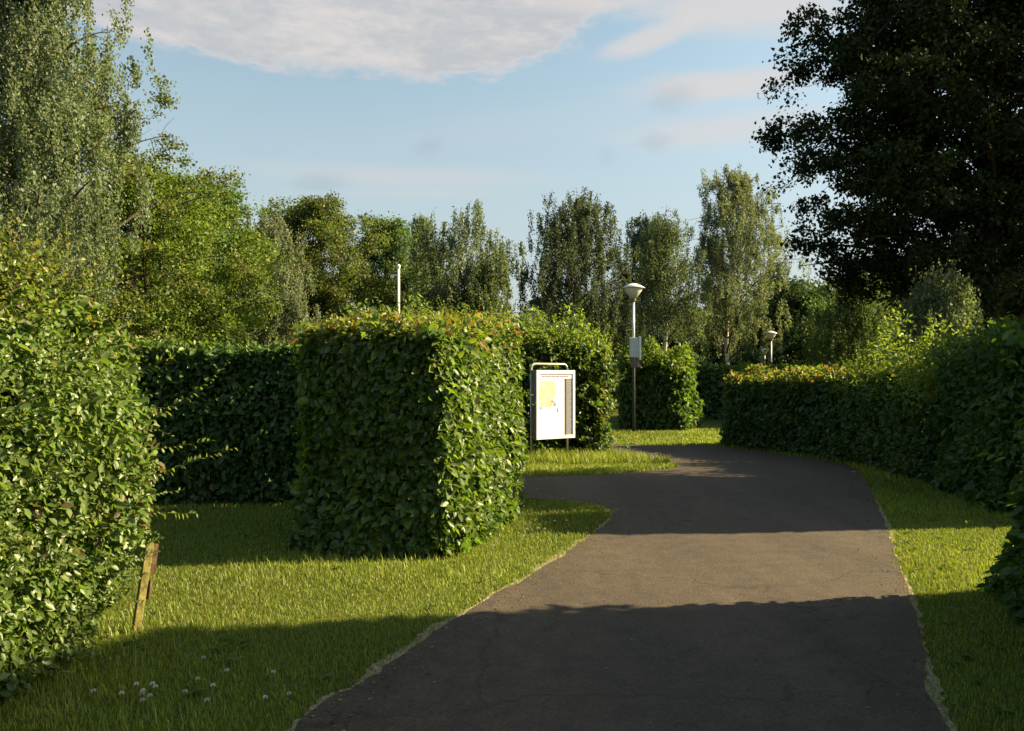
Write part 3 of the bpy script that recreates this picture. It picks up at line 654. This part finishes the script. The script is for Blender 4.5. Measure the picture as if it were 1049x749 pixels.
# far wood: copies of two kinds
fw_a = tree('wood_tree', 'dark tree in the far wood left of the huge oak', P2(820, 70), 9.8, .6, 4.2, 'wide', DRK + MID[:1], 22000, .26, 301, .25, 34, rise=.4, clump=.8, group='dark trees of the far wood')
fw_b = tree('wood_tree', 'dark tree in the far wood left of the huge oak', P2(795, 76), 11.2, .6, 3.4, 'oval', DRK, 18000, .26, 302, .25, 30, rise=.6, clump=.7, group='dark trees of the far wood')
k = 0
for px, Y, s, lab in [(845, 74, .95, 0), (878, 82, 1.0, 0), (770, 84, .95, 0), (915, 78, 1.0, 1), (950, 84, 1.05, 1), (990, 80, 1.0, 1), (1030, 78, 1.1, 1), (1075, 74, 1.1, 1),
                      (530, 88, .8, 2), (560, 88, .95, 2), (600, 84, .95, 2), (640, 88, .95, 2), (690, 84, .92, 2), (735, 90, .9, 2),
                      (345, 78, 1.05, 3), (405, 84, .98, 3), (455, 86, .98, 3), (485, 84, .9, 3), (285, 72, 1.0, 3), (235, 66, .9, 3), (180, 60, .9, 3), (120, 54, .9, 3), (60, 50, 1.0, 3), (-5, 46, 1.0, 3), (-60, 44, 1.0, 3)]:
    src = fw_a if k % 2 == 0 else fw_b
    dup(src, (*P2(px, Y), 0), k * 1.7, (s, s, s * (1 + .08 * math.sin(k * 2.1))),
        ['dark tree in the far wood left of the huge oak', 'dark tree in the far wood beneath the huge oak', 'dark tree in the far wood behind the birches near the lamp post', 'dark tree in the far wood behind the trees over the clipped hedges'][lab],
        'dark trees of the far wood'); k += 1

# ---- map board
a = math.radians(36)
bx, by = wx(569, 15.6), 15.6
bd = thing('map_board', 'white framed map board on two thin legs beside the branching road', 'map board', (bx, by, 0), a)
W2 = .46
fr = MB()
z0, z1 = .46, 1.76
fr.box((0, .08, (z0 + z1) / 2), (W2 * 2, .16, z1 - z0)); fr.build('case', M_DARKSTEEL, bd, bevel=.006)
w = MB()                                   # white front frame
w.box((0, -.012, z1 - .035), (W2 * 2 + .02, .024, .07)); w.box((0, -.012, z0 + .03), (W2 * 2 + .02, .024, .06))
for s in (-1, 1): w.box((s * (W2 - .018), -.012, (z0 + z1) / 2 - .005), (.056, .024, z1 - z0 - .13))
w.build('front_frame', M_WHITE, bd, bevel=.004)
hd = MB(); hd.box((0, -.004, z1 - .115), (W2 * 2 - .094, .006, .086)); ho = hd.build('header_panel', M_PAPER, bd)
ink = MB(); x = -.33
for wd in (.05, .03, .06, .04, .03, .05, .07, .03, .05, .06, .04):
    ink.box((x + wd / 2, -.0085, z1 - .115), (wd, .003, .030)); x += wd + .014
ink.build('faded_title', M_INK, ho)
pg = MB(); pg.box((-.10, -.004, (z0 + z1) / 2 - .052), (W2 * 2 - .30, .006, z1 - z0 - .228)); po = pg.build('map_sheet', M_PAPER, bd)
my = MB(); bm_pts = [(-.40, 1.555), (-.02, 1.555), (.02, 1.46), (-.03, 1.40), (.0, 1.30), (-.06, 1.20), (-.02, 1.10), (-.14, 1.05), (-.28, 1.09), (-.36, 1.02), (-.42, 1.12), (-.40, 1.3)]
n = len(bm_pts); my.add([(x, -.0105, z) for x, z in bm_pts] + [(x, -.0075, z) for x, z in bm_pts], [tuple(range(n))[::-1], tuple(range(n, 2 * n))] + [(i, (i + 1) % n, n + (i + 1) % n, n + i) for i in range(n)])
my.build('yellow_map_area', M_YELLOW, po)
mb = MB()
for x, z, ww, hh in [(-.08, 1.17, .07, .05), (-.02, 1.12, .05, .07), (-.13, 1.12, .04, .03), (-.36, 1.05, .05, .04), (.05, 1.22, .03, .02), (.05, 1.0, .02, .08)]: mb.box((x, -.0125, z), (ww, .003, hh))
mb.build('printed_marks', M_MAPBLUE, po)
mg = MB()
for x, z, ww, hh in [(-.30, 1.45, .10, .015), (-.2, 1.35, .015, .16), (-.27, 1.27, .14, .012), (-.12, 1.48, .012, .1), (-.33, 1.17, .1, .012)]: mg.box((x, -.0125, z), (ww, .003, hh))
mg.build('printed_marks', M_PAPER, po)
le = MB(); le.box((.335, -.004, (z0 + z1) / 2 - .052), (.16, .006, z1 - z0 - .228)); lo = le.build('grey_list_panel', M_GREYPRINT, bd)
li = MB()
for i in range(24): li.box((.335 - .02 * (i % 3), -.0085, 1.545 - i * .041), (.13 - .04 * (i % 3), .003, .012))
li.build('list_lines', M_MAPBLUE, lo)
for s in (-1, 1):
    t = MB(); t.tube([(s * (W2 - .02), .185, -.02), (s * (W2 - .02), .185, 1.70)], .021, 10); t.build('leg', M_TUBE, bd, smooth=True)
t = MB(); q = [(-(W2 - .02), .185, 1.70)] + [(-(W2 - .02) + .09 * (1 - math.cos(u)), .185, 1.79 + .09 * math.sin(u)) for u in np.linspace(0, math.pi / 2, 6)]
q = q + [(-x, y, z) for x, y, z in q[::-1]]
t.tube(q, .022, 10); t.build('top_rail', M_TUBE, bd, smooth=True)

# ---- lamps
def lamp(name, label, loc, Hh, group=None, box=False):
    o = thing(name, label, 'street lamp', loc, group=group)
    p = MB(); p.tube([(0, 0, 0), (0, 0, 1.95), (0, 0, 2.0)], [.048, .046, .044], 12); p.build('pole_shaded_part', M_POLESHADE, o, smooth=True)  # lower pole is a separate dark piece standing in for shade
    p = MB(); p.tube([(0, 0, 1.99), (0, 0, Hh - .52)], [.044, .040], 12); p.build('pole', M_STEEL, o, smooth=True)
    c = MB(); c.lathe([(.05, Hh - .54), (.085, Hh - .53), (.085, Hh - .46), (.06, Hh - .45)], 16); c.build('collar', M_DARKSTEEL, o, smooth=False)
    d = MB(); d.lathe([(.075, Hh - .455), (.09, Hh - .45), (.285, Hh - .165), (.28, Hh - .15)], 24); d.build('diffuser', M_DIFFUSER, o, smooth=True)
    h = MB(); h.lathe([(.27, Hh - .15), (.335, Hh - .15), (.34, Hh - .135), (.24, Hh - .075), (.11, Hh - .015), (.03, Hh)], 28); h.build('lamp_cap', M_LAMPWHITE, o, smooth=True)
    return o
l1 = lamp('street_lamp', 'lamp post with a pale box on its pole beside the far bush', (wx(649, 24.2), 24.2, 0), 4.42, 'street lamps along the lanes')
b = MB(); b.box((.02, -.11, 2.52), (.31, .10, .58)); bo = b.build('equipment_box', M_CABINET, l1, bevel=.012)
b = MB(); b.box((.175, -.10, 2.50), (.05, .16, .70)); b.build('box_side_plate', M_WHITE, bo)
b = MB(); b.box((.03, -.09, 2.06), (.22, .09, .26)); b.build('bracket', M_DARKSTEEL, l1, bevel=.01)
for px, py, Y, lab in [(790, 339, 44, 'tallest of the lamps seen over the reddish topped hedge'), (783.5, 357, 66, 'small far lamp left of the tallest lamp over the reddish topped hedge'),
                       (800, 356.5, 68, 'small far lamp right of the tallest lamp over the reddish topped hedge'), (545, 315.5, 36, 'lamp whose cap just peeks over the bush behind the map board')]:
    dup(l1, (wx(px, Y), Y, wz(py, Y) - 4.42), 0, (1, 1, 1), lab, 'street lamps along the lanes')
for o in [o for o in bpy.data.objects if o.parent and o.parent.name.startswith('street_lamp.') and (o.name.startswith('equipment_box') or o.name.startswith('bracket'))]:
    for c in list(o.children): bpy.data.objects.remove(c)
    bpy.data.objects.remove(o)
# white mast
Y = 34; hm = wz(275, Y)
ms = thing('white_mast', 'white slender mast with a short side arm rising over the square hedge block', 'mast', (wx(408, Y), Y, 0))
p = MB(); p.tube([(0, 0, 0), (0, 0, hm * .6), (0, 0, hm)], [.07, .062, .055], 12); p.build('pole', M_WHITE, ms, smooth=True)
p = MB(); p.box((-.17, 0, hm - .28), (.24, .05, .05)); p.box((-.27, 0, hm - .34), (.12, .10, .12)); p.build('side_arm', M_WHITE, ms, bevel=.008)
p = MB(); p.lathe([(.056, hm), (.075, hm + .01), (.075, hm + .14), (.04, hm + .18)], 12); p.build('mast_cap', M_WHITE, ms, smooth=True)

# ---- leaning wooden post
pb = gp(141, 646)
wp = thing('wooden_post', 'leaning lichen-yellow wooden post with small dark boards nailed behind it', 'post', (pb[0], pb[1], 0))
lean = Matrix.Rotation(math.radians(8.5), 4, 'Y')
p = MB(); r_ = random.Random(3)
for i in range(6):
    zz = [(-.1), .12, .28, .42, .53, .56][i]
    c = lean @ Vector((0, 0, zz)); cz, sz = math.cos(.72), math.sin(.72); s = .024 + r_.uniform(-.002, .002)
    for sx, sy in ((-1, -1), (1, -1), (1, 1), (-1, 1)): p.v.append(tuple(c + Vector((cz * sx * s - sz * sy * s * .85, sz * sx * s + cz * sy * s * .85, (0.012 * sx if i == 5 else 0)))))
for i in range(5):
    for k2 in range(4): p.f.append((i * 4 + k2, i * 4 + (k2 + 1) % 4, i * 4 + 4 + (k2 + 1) % 4, i * 4 + 4 + k2))
p.f.append((20, 21, 22, 23)); p.build('post_body', M_WOOD, wp, bevel=.004)
p = MB(); p.box(lean @ Vector((.0, 0, .0)) + Vector((.082, .045, .45)), (.055, .018, .19), Matrix.Rotation(math.radians(7), 4, 'Y') @ Matrix.Rotation(math.radians(50), 4, 'Z')); p.build('nailed_board', M_WOODD, wp, bevel=.002)
p = MB(); p.box(lean @ Vector((.022, .022, .27)), (.045, .03, .12), Matrix.Rotation(math.radians(6), 4, 'Y')); p.build('peg', M_WOODD, wp, bevel=.003)

# ---- clover flowers in the near grass
fl = None; r_ = random.Random(9)
fpos = [(gp(px, py)) for px, py in [(152, 720), (158, 716), (172, 719), (178, 722), (192, 727), (196, 718), (209, 710), (222, 712), (237, 708), (259, 711), (271, 731), (279, 731), (157, 726), (145, 722), (183, 715), (207, 727), (124, 708), (126, 714),
         (553, 548), (556, 551), (571, 543), (579, 541), (501, 575), (548, 553)]]
for i, (x, y) in enumerate(fpos):
    x += r_.gauss(0, .07); y += r_.gauss(0, .13)
    h = .07 + .025 * r_.random()
    if fl is None:
        fl = thing('clover_flower', 'white clover flower in the near shaded grass', 'flower', (x, y, 0), group='white clover flowers')
        s = MB(); s.tube([(0, 0, 0), (.004, .003, .04), (.002, .006, .085)], [.0014, .0012, .001], 4); s.build('stem', M_STEM, fl)
        hd = Leaves(); n = 60; r2 = np.random.default_rng(2); d = unit(r2.normal(size=(n, 3))); d[:, 2] = np.abs(d[:, 2]) * 1.1 - .35
        hd.add(np.tile([.002, .006, .088], (n, 1)) + d * .003, d, unit(np.cross(d, [0, .3, 1.0])), np.full(n, .011), np.full(n, .0045), np.ones((n, 3)), 'quad'); link('flower_head', hd.mesh('flower_head'), M_PETAL, fl)
    else:
        dup(fl, (x, y, r_.uniform(-.02, 0)), r_.uniform(0, 6), (1, 1, 1) if i < 18 else (1.3, 1.3, 1.0), 'white clover flower in the near shaded grass' if i < 18 else 'white clover flower in the sunny grass by the square hedge block', 'white clover flowers')

# ---- pylon and wires, far behind
Yp = 190; u = Yp / F
px0 = wx(779, Yp)
py_ = thing('lattice_pylon', 'grey lattice pylon half hidden between the bright birch and the oak', 'pylon', (px0, Yp, 0))
t = MB(); hp = wz(196, Yp)
for z0_, z1_ in [(i * hp / 14, (i + 1) * hp / 14) for i in range(14)]:
    wa = 3.2 * (1 - z0_ / hp) + .5; wb = 3.2 * (1 - z1_ / hp) + .5
    for sx, sy in ((-1, -1), (1, -1), (1, 1), (-1, 1)):
        t.tube([(sx * wa, sy * wa, z0_), (sx * wb, sy * wb, z1_)], .11, 4)
    for sy in (-1, 1): t.tube([(-wa, sy * wa, z0_), (wb, sy * wb, z1_)], .06, 4); t.tube([(wa, sy * wa, z0_), (-wb, sy * wb, z1_)], .06, 4)
t.build('tower', M_PYLON, py_)
for zz, ww in [(wz(208, Yp), 5), (wz(231, Yp), 5.5), (wz(246, Yp), 9.5)]:
    t = MB()
    for s in (-1, 1):
        t.tube([(s * .5, 0, zz), (s * ww, 0, zz)], .09, 4); t.tube([(s * .5, 0, zz - 2.6), (s * ww, 0, zz)], .09, 4)
    t.build('cross_arm', M_PYLON, py_)
t = MB(); zt, zb = wz(248, Yp), wz(265, Yp)
xs = [wx(q, Yp) - px0 for q in (780, 787, 795, 803, 810, 816)]
for i in range(len(xs) - 1):
    t.tube([(xs[i], 0, zb if i % 2 == 0 else zt), (xs[i + 1], 0, zt if i % 2 == 0 else zb)], .10, 4)
t.tube([(xs[3], 0, zt), (xs[5], 0, zt)], .10, 4); t.tube([(xs[5], 0, zt), (wx(824, Yp) - px0, 0, zb)], .10, 4); t.tube([(xs[2] + 1.2, 0, zb), (wx(812, Yp) - px0, 0, zt + .3)], .10, 4)
t.tube([(0, 0, zb), (wx(824, Yp) - px0, 0, zb)], .06, 4)
t.build('boom', M_PYLON, py_)
for i, (za, zc, lab) in enumerate([(208, 262, 'topmost thin overhead cable seen between the birches'), (231, 273, 'middle thin overhead cable seen between the birches'), (246, 283, 'lowest thin overhead cable seen between the birches')]):
    A = np.array([px0, Yp, wz(za, Yp)]); Bq = np.array([wx(500, 260), 260, wz(zc, 260)]); Cq = A + (Bq - A) * 2.2; Cq[2] = Bq[2] + 8
    pts = [A * (1 - q) + Cq * q - np.array([0, 0, 4 * 5.0 * q * (1 - q)]) for q in np.linspace(0, 1, 25)]
    t = MB(); t.tube([tuple(p) for p in pts], .045, 4); tag(t.build('overhead_cable', M_CABLE), lab, 'cable', 'overhead cables')

# ------------------------------------------------------------------ sky with clouds
wd = bpy.data.worlds.new('World'); SC.world = wd; wd.use_nodes = True
nt = wd.node_tree; nt.nodes.clear(); ll = nt.links
def V_(x): return x
def math_(op, a, b=None, c=None, clamp=False):
    n = nt.nodes.new('ShaderNodeMath'); n.operation = op; n.use_clamp = clamp
    for i, q in enumerate((a, b, c)):
        if q is None: continue
        if isinstance(q, (int, float)): n.inputs[i].default_value = q
        else: ll.new(q, n.inputs[i])
    return n.outputs[0]
def sstep(v, lo, hi):
    n = nt.nodes.new('ShaderNodeMapRange'); n.interpolation_type = 'SMOOTHSTEP'
    ll.new(v, n.inputs[0]); n.inputs[1].default_value = lo; n.inputs[2].default_value = hi; n.inputs[3].default_value = 0; n.inputs[4].default_value = 1
    return n.outputs[0]
def mixc(f, a, b):
    n = nt.nodes.new('ShaderNodeMix'); n.data_type = 'RGBA'
    if isinstance(f, (int, float)): n.inputs[0].default_value = f
    else: ll.new(f, n.inputs[0])
    for i, q in ((6, a), (7, b)):
        if isinstance(q, tuple): n.inputs[i].default_value = (*q, 1)
        else: ll.new(q, n.inputs[i])
    return n.outputs[2]
sky = nt.nodes.new('ShaderNodeTexSky'); sky.sky_type = 'NISHITA'; sky.sun_disc = False
sky.sun_elevation = math.radians(SUN_EL); sky.sun_rotation = math.radians(SUN_AZ)
sky.air_density = 1.0; sky.dust_density = 1.5; sky.ozone_density = 1.0; sky.altitude = 20
tc = nt.nodes.new('ShaderNodeTexCoord'); sp = nt.nodes.new('ShaderNodeSeparateXYZ'); ll.new(tc.outputs['Generated'], sp.inputs[0])
az = math_('MULTIPLY', math_('ARCTAN2', sp.outputs[0], sp.outputs[1]), 57.2958)
el = math_('MULTIPLY', math_('ARCSINE', sp.outputs[2]), 57.2958)
cv = nt.nodes.new('ShaderNodeCombineXYZ'); ll.new(math_('MULTIPLY', az, 0.10), cv.inputs[0]); ll.new(math_('MULTIPLY', el, 0.30), cv.inputs[1])
def noise(scale, det, rough_=.6, off=0.0):
    n = nt.nodes.new('ShaderNodeTexNoise'); n.inputs['Scale'].default_value = scale; n.inputs['Detail'].default_value = det; n.inputs['Roughness'].default_value = rough_
    if off:
        ad = nt.nodes.new('ShaderNodeVectorMath'); ad.operation = 'ADD'; ad.inputs[1].default_value = (off, off * .7, off * .3); ll.new(cv.outputs[0], ad.inputs[0]); ll.new(ad.outputs[0], n.inputs['Vector'])
    else: ll.new(cv.outputs[0], n.inputs['Vector'])
    return math_('SUBTRACT', n.outputs[0], .5)
n_big, n_mid, n_fine, n_e = noise(.8, 6), noise(2.6, 10, .68, 3.1), noise(6, 6, .6, 7.7), noise(3.6, 10, .62, 5.3)
def ell(px, py, rx, ry, tilt=0, soft=.35, amp=1.2, nz=None, dens=1.0):
    a0 = math.degrees(math.atan((px - 524.5) / F)); e0 = math.degrees(math.atan((YH - py) / F)); rx = math.degrees(rx / F); ry = math.degrees(ry / F)
    dx = math_('SUBTRACT', az, a0); dy = math_('SUBTRACT', el, e0); c, s = math.cos(tilt), math.sin(tilt)
    u = math_('DIVIDE', math_('ADD', math_('MULTIPLY', dx, c), math_('MULTIPLY', dy, s)), rx)
    v = math_('DIVIDE', math_('SUBTRACT', math_('MULTIPLY', dy, c), math_('MULTIPLY', dx, s)), ry)
    d = math_('SQRT', math_('ADD', math_('MULTIPLY', u, u), math_('MULTIPLY', v, v)))
    d = math_('ADD', d, math_('MULTIPLY', nz or n_mid, amp))
    return math_('MULTIPLY', math_('SUBTRACT', 1.0, sstep(d, 1 - soft, 1 + soft)), dens)
def union(*q):
    o = q[0]
    for x in q[1:]: o = math_('SUBTRACT', 1.0, math_('MULTIPLY', math_('SUBTRACT', 1.0, o), math_('SUBTRACT', 1.0, x)))
    return o
main = union(ell(330, -42, 300, 100, 0, .10, .5), ell(490, 10, 120, 56, .24, .12, .8, n_e), ell(150, 12, 130, 48, -.05, .15, .8, n_e), ell(330, 36, 230, 28, 0, .18, .7, n_e))
wisps = union(ell(760, 18, 110, 22, -.1, .6, 1.2, n_mid, .8), ell(668, 42, 48, 11, .25, .5, 1.0, n_mid, .75), ell(740, 95, 75, 13, 0, .6, 1.3, n_mid, .75), ell(745, 140, 85, 14, .05, .7, 1.2, n_mid, .6),
              ell(640, -3, 80, 9, .05, .6, 1., n_mid, .6), ell(410, 182, 120, 9, .0, .8, 1., n_mid, .38), ell(430, 199, 70, 5, .02, .8, 1., n_mid, .28), ell(610, 120, 250, 18, .1, .9, 1.6, n_big, .12))
puffs = union(ell(437, 152, 16, 8, .4, .9, 2.6, n_fine, .16), ell(621, 161, 7, 8, -.3, .9, 2.4, n_fine, .13), ell(690, 104, 20, 12, .1, .8, 1.4, n_fine, .2), ell(328, 191, 22, 8, .1, .8, 1.2, n_fine, .2), ell(672, 148, 14, 8, 0, .8, 1.2, n_fine, .2))
els = sstep(n_big, .02, .22)
outside = math_('MULTIPLY', math_('MULTIPLY', els, .7), math_('MAXIMUM', sstep(math_('ABSOLUTE', az), 38, 55), sstep(el, 32, 40)))
hs = nt.nodes.new('ShaderNodeHueSaturation'); hs.inputs['Saturation'].default_value = .77; hs.inputs['Hue'].default_value = .468; hs.inputs['Value'].default_value = 0.89; ll.new(sky.outputs[0], hs.inputs['Color'])
SKYW = 1.0
base = mixc(math_('SUBTRACT', 1.0, sstep(el, 0, 26)), hs.outputs[0], (2.15, 2.25, 2.35))
mixh = nt.nodes.new('ShaderNodeMix')
base = mixc(math_('MULTIPLY', math_('SUBTRACT', 1.0, sstep(el, 2, 26)), .68), hs.outputs[0], (2.45, 2.62, 2.55))
shade = sstep(math_('ADD', math_('MULTIPLY', n_big, 1.0), math_('MULTIPLY', n_mid, 1.5)), -.24, .28)
ccol = mixc(sstep(main, .55, 1.0), (3.35, 3.12, 3.05), mixc(shade, (2.5, 2.62, 2.76), (3.3, 3.17, 3.12)))
base = mixc(union(main, outside), base, ccol)
base = mixc(wisps, base, (3.4, 3.2, 3.12))
base = mixc(puffs, base, (1.5, 1.65, 1.85))
bg = nt.nodes.new('ShaderNodeBackground'); bg.inputs[1].default_value = 0.062; ll.new(base, bg.inputs[0])
wo = nt.nodes.new('ShaderNodeOutputWorld'); ll.new(bg.outputs[0], wo.inputs[0])

# ------------------------------------------------------------------ sun, camera, output
sd = bpy.data.lights.new('sun', 'SUN'); sd.energy = 5.0; sd.angle = math.radians(.53); sd.color = (1.0, .80, .46)
so = bpy.data.objects.new('sun', sd); COL.objects.link(so)
e_, a_ = math.radians(SUN_EL), math.radians(SUN_AZ)
to_sun = Vector((math.sin(a_) * math.cos(e_), math.cos(a_) * math.cos(e_), math.sin(e_)))
so.rotation_euler = to_sun.to_track_quat('Z', 'Y').to_euler(); so.location = to_sun * 60
cam = bpy.data.cameras.new('camera'); cam.sensor_width = 36; cam.lens = F / 1049 * 36; cam.clip_start = .05; cam.clip_end = 3000
co = bpy.data.objects.new('camera', cam); COL.objects.link(co); co.location = (0, 0, EYE)
co.rotation_euler = (math.radians(90) + math.atan((YH - 374.5) / F), 0, 0); SC.camera = co
SC.view_settings.view_transform = 'Standard'; SC.view_settings.look = 'None'; SC.view_settings.exposure = 1.8; SC.view_settings.gamma = 1
SC.view_settings.use_curve_mapping = False
SC.cycles.max_bounces = 6; SC.cycles.diffuse_bounces = 3; SC.cycles.glossy_bounces = 2; SC.cycles.transmission_bounces = 4; SC.cycles.transparent_max_bounces = 4
SC.cycles.caustics_reflective = False; SC.cycles.caustics_refractive = False
